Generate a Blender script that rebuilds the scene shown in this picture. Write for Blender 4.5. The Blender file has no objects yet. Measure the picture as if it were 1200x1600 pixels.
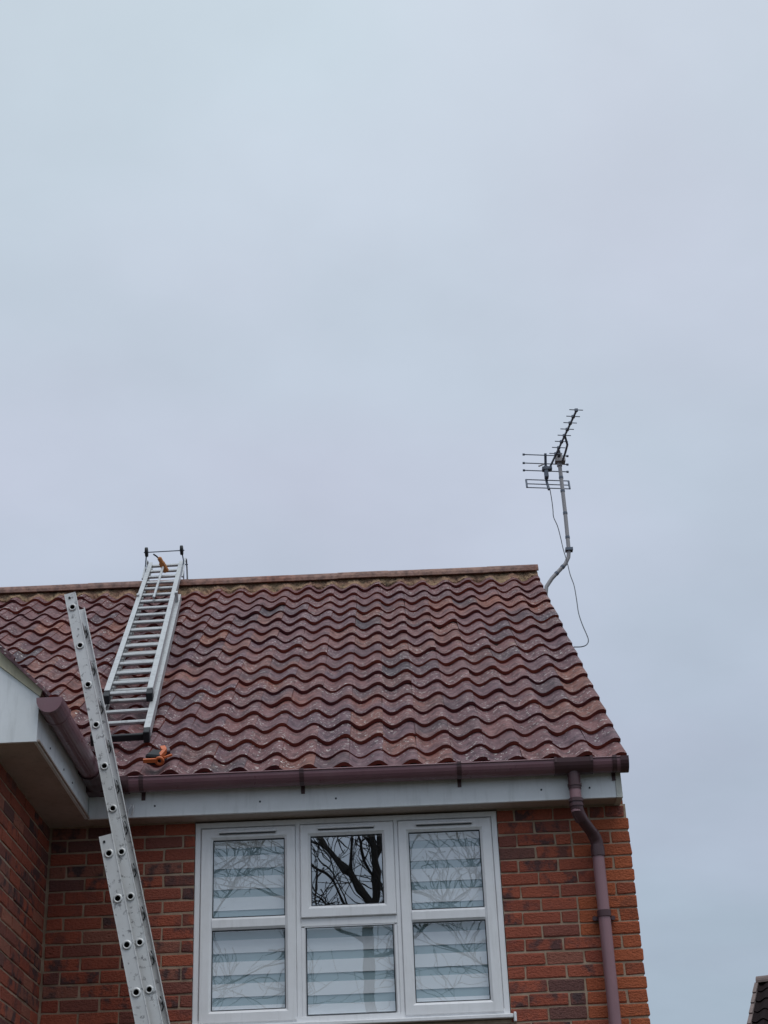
import bpy, math, random
from mathutils import Vector, Matrix, Euler
import numpy as np
R = math.radians
random.seed(11)
scene = bpy.context.scene
col = scene.collection

# ------------------------------------------------------------------ camera
F_PX = 2439.8
CAM = Vector((1.18887, -8.92369, 1.7))
PITCH, YAW, ROLL = R(27.5604), R(0.07642), R(-2.38183)
cd = bpy.data.cameras.new('camera'); cam = bpy.data.objects.new('camera', cd); col.objects.link(cam)
_f = Vector((-math.sin(YAW)*math.cos(PITCH), math.cos(YAW)*math.cos(PITCH), math.sin(PITCH)))
_r = Vector((math.cos(YAW), math.sin(YAW), 0)); _u = _r.cross(_f)
_r2 = _r*math.cos(ROLL)+_u*math.sin(ROLL); _u2 = -_r*math.sin(ROLL)+_u*math.cos(ROLL)
M = Matrix((_r2, _u2, -_f)).transposed().to_4x4(); M.translation = CAM
cam.matrix_world = M
cd.sensor_fit = 'VERTICAL'; cd.sensor_height = 32.0; cd.lens = 32.0*F_PX/1600
cd.clip_start = 0.05; cd.clip_end = 2000
scene.camera = cam

# ------------------------------------------------------------------ sky, sun, exposure
SUN_EL, SUN_AZ = R(66), R(150)          # azimuth clockwise from +Y: high, behind and right of the camera
w = bpy.data.worlds.new("World"); scene.world = w; w.use_nodes = True
nt = w.node_tree; nt.nodes.clear()
def N_(t, **kw):
    n = nt.nodes.new(t)
    for k, v in kw.items(): setattr(n, k, v)
    return n
out = N_('ShaderNodeOutputWorld'); mixs = N_('ShaderNodeMixShader')
b1 = N_('ShaderNodeBackground'); b2 = N_('ShaderNodeBackground')
sky = N_('ShaderNodeTexSky'); sky.sky_type = 'NISHITA'; sky.sun_disc = False
sky.sun_elevation = SUN_EL; sky.sun_rotation = SUN_AZ
b1.inputs[1].default_value = 0.07
nt.links.new(sky.outputs[0], b1.inputs[0])
tc = N_('ShaderNodeTexCoord'); sep = N_('ShaderNodeSeparateXYZ')
nt.links.new(tc.outputs['Generated'], sep.inputs[0])
# flat cloud deck: direction divided by height
addz = N_('ShaderNodeMath', operation='ADD'); addz.inputs[1].default_value = 0.22
mx0 = N_('ShaderNodeMath', operation='MAXIMUM'); mx0.inputs[1].default_value = 0.0
nt.links.new(sep.outputs[2], mx0.inputs[0]); nt.links.new(mx0.outputs[0], addz.inputs[0])
comb = N_('ShaderNodeCombineXYZ')
for i in (0, 1):
    dv = N_('ShaderNodeMath', operation='DIVIDE')
    nt.links.new(sep.outputs[i], dv.inputs[0]); nt.links.new(addz.outputs[0], dv.inputs[1])
    nt.links.new(dv.outputs[0], comb.inputs[i])
nz = N_('ShaderNodeTexNoise'); nz.inputs['Scale'].default_value = 2.1; nz.inputs['Detail'].default_value = 6.0
nz.inputs['Roughness'].default_value = 0.52
nt.links.new(comb.outputs[0], nz.inputs['Vector'])
nz2 = N_('ShaderNodeTexNoise'); nz2.inputs['Scale'].default_value = 2.3; nz2.inputs['Detail'].default_value = 2.0
off = N_('ShaderNodeVectorMath', operation='ADD'); off.inputs[1].default_value = (7.3, 2.1, 4.0)
nt.links.new(comb.outputs[0], off.inputs[0]); nt.links.new(off.outputs[0], nz2.inputs['Vector'])
grad = N_('ShaderNodeValToRGB')
el = grad.color_ramp.elements
el[0].position = 0.0; el[0].color = (0.27, 0.34, 0.41, 1)
el[1].position = 1.0; el[1].color = (0.88, 0.98, 1.05, 1)
for p, c in ((0.20, (0.425, 0.505, 0.61, 1)), (0.33, (0.495, 0.562, 0.682, 1)), (0.45, (0.545, 0.61, 0.725, 1)), (0.58, (0.595, 0.67, 0.775, 1)), (0.72, (0.63, 0.715, 0.80, 1))):
    e = el.new(p); e.color = c
nt.links.new(sep.outputs[2], grad.inputs[0])
# brightness mottling of the cloud deck
mr = N_('ShaderNodeMapRange'); mr.inputs[1].default_value = 0.25; mr.inputs[2].default_value = 0.75
mr.inputs[3].default_value = 0.89; mr.inputs[4].default_value = 1.10
nt.links.new(nz.outputs[0], mr.inputs[0])
tint = N_('ShaderNodeMix', data_type='RGBA'); tint.inputs[6].default_value = (1.018, 0.988, 1.006, 1); tint.inputs[7].default_value = (0.982, 1.004, 1.0, 1)
mr2 = N_('ShaderNodeMapRange'); mr2.inputs[1].default_value = 0.35; mr2.inputs[2].default_value = 0.65
nt.links.new(nz2.outputs[0], mr2.inputs[0]); nt.links.new(mr2.outputs[0], tint.inputs[0])
mul = N_('ShaderNodeMix', data_type='RGBA', blend_type='MULTIPLY'); mul.inputs[0].default_value = 1.0
nt.links.new(grad.outputs[0], mul.inputs[6]); nt.links.new(tint.outputs[2], mul.inputs[7])
nt.links.new(mul.outputs[2], b2.inputs[0]); nt.links.new(mr.outputs[0], b2.inputs[1])
mixs.inputs[0].default_value = 0.94
nt.links.new(b1.outputs[0], mixs.inputs[1]); nt.links.new(b2.outputs[0], mixs.inputs[2]); nt.links.new(mixs.outputs[0], out.inputs[0])

sd = bpy.data.lights.new('sun', 'SUN'); sd.energy = 1.35; sd.angle = R(36); sd.color = (1.0, 0.985, 0.965)
sun = bpy.data.objects.new('sun', sd); col.objects.link(sun)
sdir = Vector((math.sin(SUN_AZ)*math.cos(SUN_EL), math.cos(SUN_AZ)*math.cos(SUN_EL), math.sin(SUN_EL)))
sun.rotation_euler = sdir.to_track_quat('Z', 'Y').to_euler()
vs = scene.view_settings
vs.view_transform = 'Standard'; vs.look = 'None'; vs.exposure = 0.0; vs.gamma = 1.0; vs.use_curve_mapping = False
scene.render.engine = 'CYCLES'
scene.cycles.max_bounces = 8; scene.cycles.transparent_max_bounces = 12

# ------------------------------------------------------------------ materials
def mat(name, base, rough=0.6, metal=0.0, spec=0.5):
    m = bpy.data.materials.new(name); m.use_nodes = True
    b = m.node_tree.nodes['Principled BSDF']
    b.inputs['Base Color'].default_value = (*base, 1); b.inputs['Roughness'].default_value = rough
    b.inputs['Metallic'].default_value = metal; b.inputs['Specular IOR Level'].default_value = spec
    return m
class NB:
    """small node-building helper on a principled material"""
    def __init__(s, m):
        s.t = m.node_tree; s.b = s.t.nodes['Principled BSDF']
        s.geo = s.t.nodes.new('ShaderNodeNewGeometry'); s.info = s.t.nodes.new('ShaderNodeObjectInfo')
    def L(s, a, b): s.t.links.new(a, b)
    def noise(s, scale, detail=4, rough=0.55, vec=None, stretch=None):
        n = s.t.nodes.new('ShaderNodeTexNoise'); n.inputs['Scale'].default_value = scale
        n.inputs['Detail'].default_value = detail; n.inputs['Roughness'].default_value = rough
        v = vec or s.geo.outputs['Position']
        if stretch:
            mp = s.t.nodes.new('ShaderNodeMapping'); mp.inputs['Scale'].default_value = stretch; s.L(v, mp.inputs[0]); v = mp.outputs[0]
        s.L(v, n.inputs['Vector']); return n.outputs[0]
    def rng(s, v, a, b, c=0.0, d=1.0, clamp=True):
        n = s.t.nodes.new('ShaderNodeMapRange'); n.clamp = clamp
        for i, q in enumerate((a, b, c, d)): n.inputs[i+1].default_value = q
        s.L(v, n.inputs[0]); return n.outputs[0]
    def math(s, op, a, b=None):
        n = s.t.nodes.new('ShaderNodeMath'); n.operation = op
        for i, q in enumerate((a, b)):
            if q is None: continue
            if isinstance(q, (int, float)): n.inputs[i].default_value = q
            else: s.L(q, n.inputs[i])
        return n.outputs[0]
    def mix(s, f, a, b, blend='MIX'):
        n = s.t.nodes.new('ShaderNodeMix'); n.data_type = 'RGBA'; n.blend_type = blend
        for i, q in ((0, f), (6, a), (7, b)):
            if isinstance(q, (int, float)): n.inputs[i].default_value = q
            elif isinstance(q, tuple): n.inputs[i].default_value = (*q, 1) if len(q) == 3 else q
            else: s.L(q, n.inputs[i])
        return n.outputs[2]
    def ramp(s, v, stops):
        n = s.t.nodes.new('ShaderNodeValToRGB'); e = n.color_ramp.elements
        e[0].position, e[0].color = stops[0][0], (*stops[0][1], 1); e[1].position, e[1].color = stops[-1][0], (*stops[-1][1], 1)
        for p, c in stops[1:-1]:
            q = e.new(p); q.color = (*c, 1)
        s.L(v, n.inputs[0]); return n.outputs[0]
    def bump(s, h, strength=0.4, dist=0.004):
        n = s.t.nodes.new('ShaderNodeBump'); n.inputs['Strength'].default_value = strength; n.inputs['Distance'].default_value = dist
        s.L(h, n.inputs['Height']); s.L(n.outputs[0], s.b.inputs['Normal'])
    def color(s, c): s.L(c, s.b.inputs['Base Color'])
    def rand(s): return s.info.outputs['Random']

def brick_material(name, stops, smudge, smudge_amt):
    m = mat(name, (0.2, 0.08, 0.05), 0.85, spec=0.25); n = NB(m)
    c = n.ramp(n.rand(), stops)
    blotch = n.noise(11, 3, 0.6)
    r2 = n.math('FRACT', n.math('MULTIPLY', n.rand(), 7.31))
    amt = n.math('MULTIPLY', n.rng(blotch, 0.47, 0.60), n.rng(r2, 0.35, 0.8, 0.0, smudge_amt))
    c = n.mix(amt, c, smudge)
    fine = n.noise(70, 4, 0.65)
    c = n.mix(n.rng(fine, 0.3, 0.7, 0, 0.55), c, n.mix(1.0, c, (1.45, 1.45, 1.4), 'MULTIPLY'))
    dark = n.noise(38, 3, 0.6, stretch=(1, 1, 2.5))
    c = n.mix(n.rng(dark, 0.60, 0.72, 0, 0.55), c, (0.045, 0.028, 0.026))
    speck = n.noise(190, 2, 0.5)
    c = n.mix(n.rng(speck, 0.70, 0.76, 0, 0.5), c, (0.42, 0.36, 0.30))
    n.color(c)
    n.bump(n.math('ADD', n.math('MULTIPLY', n.noise(45, 4, 0.7, stretch=(1, 1, 2.2)), 1.0), n.math('MULTIPLY', fine, 0.6)), 1.0, 0.010)
    return m
M_brick = brick_material('rustic_red_brick', [(0.0, (0.265, 0.070, 0.046)), (0.3, (0.36, 0.098, 0.058)), (0.52, (0.285, 0.080, 0.052)), (0.72, (0.22, 0.076, 0.058)), (0.86, (0.135, 0.064, 0.058)), (1.0, (0.33, 0.125, 0.085))], (0.062, 0.045, 0.050), 0.85)
M_orange = brick_material('smooth_orange_brick', [(0.0, (0.32, 0.082, 0.038)), (0.4, (0.39, 0.108, 0.048)), (0.75, (0.35, 0.092, 0.044)), (1.0, (0.27, 0.075, 0.042))], (0.17, 0.062, 0.04), 0.5)

M_mortar = mat('mortar', (0.27, 0.205, 0.15), 0.95, spec=0.1); n = NB(M_mortar)
n.color(n.mix(n.rng(n.noise(9, 5, 0.6), 0.35, 0.65), (0.30, 0.215, 0.155), (0.44, 0.335, 0.25))); n.bump(n.noise(160, 4), 0.6, 0.004)

def tile_material(name, stops, flecks=True, edge=False):
    m = mat(name, (0.13, 0.07, 0.065), 0.55, spec=0.45); n = NB(m)
    c = n.ramp(n.rand(), stops)
    big = n.noise(0.9, 3, 0.6)
    c = n.mix(n.rng(big, 0.53, 0.66, 0, 0.65), c, (0.27, 0.080, 0.044))
    mott = n.noise(16, 5, 0.65)
    c = n.mix(n.rng(mott, 0.44, 0.62, 0, 0.85), c, n.mix(1.0, c, (0.40, 0.42, 0.48), 'MULTIPLY'))
    gr = n.noise(95, 3, 0.7)
    c = n.mix(n.rng(gr, 0.42, 0.70, 0, 0.55), c, n.mix(1.0, c, (0.45, 0.45, 0.48), 'MULTIPLY'))
    pale = n.noise(24, 4, 0.6)
    c = n.mix(n.rng(pale, 0.52, 0.72, 0, 0.5), c, (0.23, 0.135, 0.14))
    if flecks:
        sp = n.noise(46, 2, 0.5, stretch=(0.75, 1.5, 1.5)); clus = n.noise(2.6, 2, 0.5)
        c = n.mix(n.math('MULTIPLY', n.rng(sp, 0.64, 0.675), n.rng(clus, 0.34, 0.58, 0.0, 1.0)), c, (0.66, 0.63, 0.60))  # small clustered white flecks, drawn out along x
        yl = n.noise(5.5, 4, 0.65)
        c = n.mix(n.rng(yl, 0.66, 0.76, 0, 0.5), c, (0.26, 0.19, 0.10))
        bs = n.noise(52, 2, 0.5)
        c = n.mix(n.rng(bs, 0.70, 0.74, 0, 0.8), c, (0.03, 0.022, 0.022))
    n.color(c)
    n.L(n.rng(mott, 0.3, 0.7, 0.55, 0.8), n.b.inputs['Roughness'])
    n.bump(n.math('ADD', n.noise(60, 4, 0.6), n.math('MULTIPLY', mott, 1.2)), 0.35, 0.006)
    return m
TS = [(0.0, (0.140, 0.062, 0.072)), (0.2, (0.195, 0.076, 0.072)), (0.38, (0.125, 0.064, 0.082)), (0.54, (0.165, 0.068, 0.073)), (0.70, (0.085, 0.050, 0.065)), (0.80, (0.235, 0.080, 0.050)), (0.90, (0.155, 0.070, 0.074)), (1.0, (0.058, 0.040, 0.052))]
M_tile = tile_material('weathered_concrete_tile', TS)
M_tedge = mat('tile_edge', (0.10, 0.034, 0.030), 0.7, spec=0.3); n = NB(M_tedge)
n.color(n.mix(n.rng(n.noise(2.2, 4, 0.6), 0.4, 0.62), (0.105, 0.026, 0.030), (0.25, 0.056, 0.034)))
M_ridge = tile_material('ridge_tile_clay', [(0.0, (0.235, 0.122, 0.092)), (0.5, (0.275, 0.145, 0.105)), (1.0, (0.215, 0.118, 0.092))], False)
M_bed = mat('bedding_mortar', (0.28, 0.2, 0.12), 0.95, spec=0.1); n = NB(M_bed)
n.color(n.mix(n.rng(n.noise(14, 5, 0.7), 0.50, 0.66), n.mix(n.rng(n.noise(9, 3), 0.4, 0.6), (0.40, 0.24, 0.17), (0.45, 0.32, 0.20)), (0.12, 0.095, 0.07)))
n.bump(n.noise(30, 5, 0.7), 1.0, 0.03)

def plastic(name, base, rough, dirt, amt, spec=0.5):
    m = mat(name, base, rough, spec=spec); n = NB(m)
    n.color(n.mix(n.rng(n.noise(3.2, 6, 0.7), 0.42, 0.75, 0, amt), base, dirt))
    st_ = n.noise(5, 4, 0.6, stretch=(6, 6, 0.7))
    n.color(n.mix(n.rng(st_, 0.52, 0.72, 0, amt*0.6), n.mix(n.rng(n.noise(3.2, 6, 0.7), 0.42, 0.75, 0, amt), base, dirt), tuple(q*0.72 for q in dirt)))
    n.L(n.rng(n.noise(14, 4), 0.3, 0.7, rough-0.08, rough+0.12), n.b.inputs['Roughness'])
    return m
M_upvc = plastic('white_upvc', (0.86, 0.87, 0.89), 0.35, (0.62, 0.62, 0.61), 0.35)
M_fascia = plastic('white_fascia', (0.80, 0.83, 0.85), 0.4, (0.58, 0.61, 0.61), 0.45)
M_soffit = plastic('soffit_board', (0.46, 0.385, 0.345), 0.6, (0.34, 0.28, 0.24), 0.7)  # white board; brown bounce and eaves shade put into its base colour
M_cream = plastic('verge_undercloak', (0.56, 0.52, 0.38), 0.7, (0.33, 0.30, 0.20), 0.7)
M_trim = plastic('aged_white_trim', (0.64, 0.64, 0.58), 0.5, (0.5, 0.5, 0.42), 0.6)
M_gut = plastic('maroon_brown_gutter', (0.195, 0.095, 0.115), 0.33, (0.24, 0.14, 0.155), 0.8)
M_gutd = plastic('dark_brown_fitting', (0.075, 0.034, 0.040), 0.40, (0.07, 0.04, 0.04), 0.6)
M_pipe = plastic('faded_brown_pipe', (0.28, 0.155, 0.175), 0.42, (0.22, 0.12, 0.135), 0.6)
M_alu = mat('aluminium', (0.60, 0.61, 0.61), 0.5, 0.3); n = NB(M_alu)
d1 = n.noise(30, 4, 0.7); d2 = n.noise(6, 4, 0.65)
n.color(n.mix(n.rng(d1, 0.57, 0.67, 0, 0.8), n.mix(n.rng(d2, 0.40, 0.7, 0, 0.5), (0.66, 0.67, 0.665), (0.48, 0.485, 0.48)), (0.13, 0.13, 0.135)))
n.L(n.rng(d2, 0.3, 0.7, 0.38, 0.6), n.b.inputs['Roughness'])
M_alu2 = mat('aluminium_bright', (0.70, 0.71, 0.72), 0.42, 0.5); n = NB(M_alu2)
n.color(n.mix(n.rng(n.noise(22, 4, 0.6), 0.50, 0.72, 0, 0.6), (0.50, 0.515, 0.525), (0.27, 0.27, 0.27)))
M_black = mat('black_rubber', (0.018, 0.02, 0.024), 0.6, spec=0.3)
M_hole = mat('rung_inside', (0.05, 0.05, 0.05), 0.7, 0.3)
M_mast = mat('galvanised_mast', (0.33, 0.32, 0.33), 0.55, 0.3)
M_aer = mat('aerial_metal', (0.12, 0.145, 0.19), 0.55, 0.2)
M_cable = mat('black_cable', (0.022, 0.03, 0.04), 0.5)
M_org = plastic('orange_plastic', (0.62, 0.135, 0.03), 0.4, (0.35, 0.10, 0.04), 0.5)
M_tan = plastic('tan_bristle', (0.50, 0.20, 0.06), 0.8, (0.30, 0.12, 0.05), 0.7)
M_gasket = mat('gasket', (0.012, 0.018, 0.03), 0.5)
M_felt = mat('roof_underlay', (0.03, 0.022, 0.02), 0.95, spec=0.05)
M_room = mat('room_plaster', (0.42, 0.46, 0.56), 0.9)
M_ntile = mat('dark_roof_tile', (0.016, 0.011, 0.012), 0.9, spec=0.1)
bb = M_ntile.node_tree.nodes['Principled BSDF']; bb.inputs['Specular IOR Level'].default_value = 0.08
M_nverge = plastic('verge_mortar', (0.20, 0.15, 0.14), 0.9, (0.10, 0.08, 0.075), 0.8)
M_bark = mat('bark', (0.05, 0.043, 0.038), 0.95, spec=0.1)
M_ground = mat('paving_and_grass', (0.16, 0.135, 0.10), 0.95, spec=0.1); n = NB(M_ground)
n.color(n.mix(n.rng(n.noise(0.35, 5, 0.6), 0.42, 0.58), (0.075, 0.062, 0.052), (0.04, 0.045, 0.025)))

M_band = mat('blind_band', (0.90, 0.89, 0.90), 0.9, spec=0.1); n = NB(M_band)
n.bump(n.noise(300, 2), 0.2, 0.002)
M_sheer = bpy.data.materials.new('blind_sheer'); M_sheer.use_nodes = True
t = M_sheer.node_tree; b = t.nodes['Principled BSDF']; b.inputs['Base Color'].default_value = (0.47, 0.60, 0.64, 1); b.inputs['Roughness'].default_value = 0.9
tr = t.nodes.new('ShaderNodeBsdfTransparent'); mxs = t.nodes.new('ShaderNodeMixShader'); mxs.inputs[0].default_value = 0.78
t.links.new(tr.outputs[0], mxs.inputs[1]); t.links.new(b.outputs[0], mxs.inputs[2]); t.links.new(mxs.outputs[0], t.nodes['Material Output'].inputs[0])

def glass(name, refl):
    m = bpy.data.materials.new(name); m.use_nodes = True; t = m.node_tree
    t.nodes.remove(t.nodes['Principled BSDF'])
    g = t.nodes.new('ShaderNodeBsdfGlossy'); g.inputs['Roughness'].default_value = 0.004; g.inputs['Color'].default_value = (0.93, 0.97, 1.0, 1)
    tr = t.nodes.new('ShaderNodeBsdfTransparent'); tr.inputs['Color'].default_value = (0.93, 0.96, 0.97, 1)
    mx = t.nodes.new('ShaderNodeMixShader'); mx.inputs[0].default_value = refl
    nz = t.nodes.new('ShaderNodeTexNoise'); nz.inputs['Scale'].default_value = 4.5; nz.inputs['Detail'].default_value = 1.0
    ge = t.nodes.new('ShaderNodeNewGeometry'); t.links.new(ge.outputs['Position'], nz.inputs['Vector'])
    bp = t.nodes.new('ShaderNodeBump'); bp.inputs['Strength'].default_value = 0.10; bp.inputs['Distance'].default_value = 0.004
    t.links.new(nz.outputs[0], bp.inputs['Height']); t.links.new(bp.outputs[0], g.inputs['Normal'])
    t.links.new(tr.outputs[0], mx.inputs[1]); t.links.new(g.outputs[0], mx.inputs[2]); t.links.new(mx.outputs[0], t.nodes['Material Output'].inputs[0])
    return m
M_glass = glass('pane_glass', 0.20)
M_glass2 = glass('coated_pane_glass', 0.40)

# ------------------------------------------------------------------ mesh helpers
class MB:
    def __init__(s): s.v = []; s.f = []; s.m = []; s.cur = 0; s.sm = []
    def add(s, vs, fs, smooth=False):
        o = len(s.v); s.v += [tuple(p) for p in vs]
        for f in fs: s.f.append(tuple(i+o for i in f)); s.m.append(s.cur); s.sm.append(smooth)
    def box(s, a, b, M=None):
        (x0, y0, z0), (x1, y1, z1) = a, b
        v = [Vector(p) for p in ((x0,y0,z0),(x1,y0,z0),(x1,y1,z0),(x0,y1,z0),(x0,y0,z1),(x1,y0,z1),(x1,y1,z1),(x0,y1,z1))]
        if M: v = [M @ p for p in v]
        s.add(v, [(0,3,2,1),(4,5,6,7),(0,1,5,4),(1,2,6,5),(2,3,7,6),(3,0,4,7)])
    def cbox(s, a, b, c=0.003, M=None):
        """box with chamfered edges (octagon in each plane)"""
        (x0, y0, z0), (x1, y1, z1) = a, b
        P = []; idx = {}
        for ix, X in ((0, x0), (1, x1)):
            for iy, Y in ((0, y0), (1, y1)):
                for iz, Z in ((0, z0), (1, z1)):
                    sx, sy, sz = (c if ix == 0 else -c), (c if iy == 0 else -c), (c if iz == 0 else -c)
                    for k, d in enumerate(((0, sy, sz), (sx, 0, sz), (sx, sy, 0))):
                        idx[(ix, iy, iz, k)] = len(P); P.append(Vector((X+d[0], Y+d[1], Z+d[2])))
        F = []
        for ax in range(3):
            for sd in (0, 1):
                o = [i for i in range(3) if i != ax]; q = []
                for u_, v_ in ((0,0),(1,0),(1,1),(0,1)):
                    key = [0,0,0]; key[ax] = sd; key[o[0]] = u_; key[o[1]] = v_; q.append(idx[(*key, ax)])
                F.append(tuple(q))
        for ax in range(3):
            o = [i for i in range(3) if i != ax]
            for u_ in (0, 1):
                for v_ in (0, 1):
                    k0 = [0,0,0]; k1 = [0,0,0]; k0[o[0]] = k1[o[0]] = u_; k0[o[1]] = k1[o[1]] = v_; k0[ax] = 0; k1[ax] = 1
                    F.append((idx[(*k0, o[0])], idx[(*k1, o[0])], idx[(*k1, o[1])], idx[(*k0, o[1])]))
        for ix in (0,1):
            for iy in (0,1):
                for iz in (0,1): F.append(tuple(idx[(ix,iy,iz,k)] for k in range(3)))
        ctr = Vector(((x0+x1)/2, (y0+y1)/2, (z0+z1)/2)); G = []
        for f in F:
            a_, b_, c_ = P[f[0]], P[f[1]], P[f[2]]
            nrm = (b_-a_).cross(c_-a_); fc = sum((P[i] for i in f), Vector())/len(f)
            G.append(f if nrm.dot(fc-ctr) > 0 else f[::-1])
        if M: P = [M @ p for p in P]
        s.add(P, G)
    def tube(s, pts, r, n=8, caps=True, smooth=True):
        pts = [Vector(p) for p in pts]; rs = r if isinstance(r, (list, tuple)) else [r]*len(pts)
        rings = []; prev = None
        for i, p in enumerate(pts):
            d = (pts[min(i+1, len(pts)-1)]-pts[max(i-1, 0)]).normalized()
            if prev is None:
                a = d.cross(Vector((0, 0, 1)));  a = a if a.length > 0.1 else d.cross(Vector((1, 0, 0)))
            else: a = prev - d*prev.dot(d)
            a.normalize(); prev = a; bb = d.cross(a)
            rings.append([p+(a*math.cos(2*math.pi*k/n)+bb*math.sin(2*math.pi*k/n))*rs[i] for k in range(n)])
        v = [q for rg in rings for q in rg]; f = []
        for i in range(len(pts)-1):
            for k in range(n): f.append((i*n+k, i*n+(k+1) % n, (i+1)*n+(k+1) % n, (i+1)*n+k))
        s.add(v, f, smooth)
        if caps:
            s.add(rings[0], [tuple(range(n))[::-1]]); s.add(rings[-1], [tuple(range(n))])
    def bar(s, a, b, w, h, up=Vector((0, 0, 1))):
        a = Vector(a); b = Vector(b); d = (b-a); L = d.length; d.normalize()
        x = d.cross(Vector(up)); x.normalize(); z = x.cross(d)
        Mx = Matrix((x, d, z)).transposed().to_4x4(); Mx.translation = a
        s.box((-w/2, 0, -h/2), (w/2, L, h/2), Mx)
    def prism(s, poly, axis, t0, t1):
        """extrude polygon given as 2-D points in the two other axes"""
        n = len(poly); v = []
        for t in (t0, t1):
            for p in poly:
                q = list(p); q.insert(axis, t); v.append(q)
        fs = [tuple(range(n))[::-1], tuple(range(n, 2*n))] + [(i, (i+1) % n, n+(i+1) % n, n+i) for i in range(n)]
        s.add(v, fs)
    def ring(s, x0, x1, z0, z1, prof):
        """mitred rectangular frame in the XZ plane; prof = closed polygon of (inset, y)"""
        n = len(prof); v = []
        for (X, Z, sx, sz) in ((x0, z0, 1, 1), (x1, z0, -1, 1), (x1, z1, -1, -1), (x0, z1, 1, -1)):
            for (i_, y) in prof: v.append((X+sx*i_, y, Z+sz*i_))
        f = []
        for c in range(4):
            d = (c+1) % 4
            for k in range(n):
                l = (k+1) % n; f.append((c*n+k, d*n+k, d*n+l, c*n+l))
        s.add(v, f)
    def build(s, name, mats, parent=None, kind=None, recalc=True):
        me = bpy.data.meshes.new(name); me.from_pydata(s.v, [], s.f)
        for m in (mats if isinstance(mats, (list, tuple)) else [mats]): me.materials.append(m)
        me.polygons.foreach_set('material_index', s.m); me.polygons.foreach_set('use_smooth', s.sm)
        if recalc:
            import bmesh
            bm = bmesh.new(); bm.from_mesh(me); bmesh.ops.recalc_face_normals(bm, faces=bm.faces); bm.to_mesh(me); bm.free()
        me.update()
        return link(name, me, parent, kind)
def link(name, me, parent=None, kind=None):
    o = bpy.data.objects.new(name, me); col.objects.link(o)
    if parent: o.parent = parent
    if kind: o['kind'] = kind
    return o
def thing(name, label, cat, loc=(0, 0, 0), group=None):
    o = bpy.data.objects.new(name, None); col.objects.link(o); o.empty_display_size = 0.2
    o['label'] = label; o['category'] = cat; o['at'] = loc
    if group: o['group'] = group
    return o
def settle(root, loc):
    """move a thing's empty to its base while its parts keep their world places"""
    root.location = loc; inv = Matrix.Translation(-Vector(loc))
    for c in root.children: c.matrix_parent_inverse = inv

# ------------------------------------------------------------------ numbers of the house
Zs = 4.366                                   # soffit level
RP = R(37.13567); E_Y, E_Z = -0.26209, 4.56619; WT = 0.20218; J0 = 2.5006; G = 0.28749
def RPt(x, s_, n_=0.0): return Vector((x, E_Y+s_*math.cos(RP)-n_*math.sin(RP), E_Z+s_*math.sin(RP)+n_*math.cos(RP)))
RIDGE_S = 5.18; RIDGE_Y = E_Y+RIDGE_S*math.cos(RP); RIDGE_Z = E_Z+RIDGE_S*math.sin(RP)
WE = 2.524; WC = -0.853; FAS_Y = -0.145; WFX = -0.606; WF_Y = -1.505
Z0 = 4.21076                                  # bed joint k = 0

# ------------------------------------------------------------------ ground
g = MB(); g.add([(-300, -300, 0), (300, -300, 0), (300, 300, 0), (-300, 300, 0)], [(0, 1, 2, 3)])
go = g.build('ground', M_ground, None, 'structure')

# ------------------------------------------------------------------ the house
house = thing('brick_house', 'two storey red brick house with maroon pantile roof and projecting left wing', 'house')

# walls: mortar sheets with real bricks proud of them
MD = 0.0055
def brick_mesh(name, L_, H, D, seed, m):
    rr = random.Random(seed); mb = MB(); c = 0.004
    mb.cbox((-L_/2, 0, -H/2), (L_/2, D, H/2), c)
    v = []
    for p in mb.v:
        q = list(p); q[0] += rr.uniform(-.0035, .0035); q[2] += rr.uniform(-.0032, .0032); q[1] += rr.uniform(-.0015, .0015) if q[1] < D/2 else 0
        v.append(q)
    me = bpy.data.meshes.new(name); me.from_pydata(v, [], mb.f); me.materials.append(m); me.update(); return me
_bcache = {}
def get_brick(L_, m, key):
    Lq = round(L_/0.005)*0.005
    k = (Lq, m.name, key % 5)
    if k not in _bcache: _bcache[k] = brick_mesh('brick', Lq, 0.064, 0.05, hash((Lq, key % 5)) & 0xffff, m)
    return _bcache[k]
stuff_acc = {}
def lay(parent, P, L_, m, rot, single, acc):
    """one brick with its face centre at P; rot about Z"""
    me = get_brick(L_, m, random.randrange(5))
    Mx = Matrix.Translation(P) @ Euler((random.uniform(-.006, .006), random.uniform(-.004, .004), rot+random.uniform(-.004, .004))).to_matrix().to_4x4()
    if single:
        o = link('brick', me, parent); o.matrix_world = Mx
    else:
        acc.cur = 1 if m is M_orange else 0
        acc.add([Mx @ v.co for v in me.vertices], [tuple(p.vertices) for p in me.polygons])
KB = 14                                        # last course seen in the photograph

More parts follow.
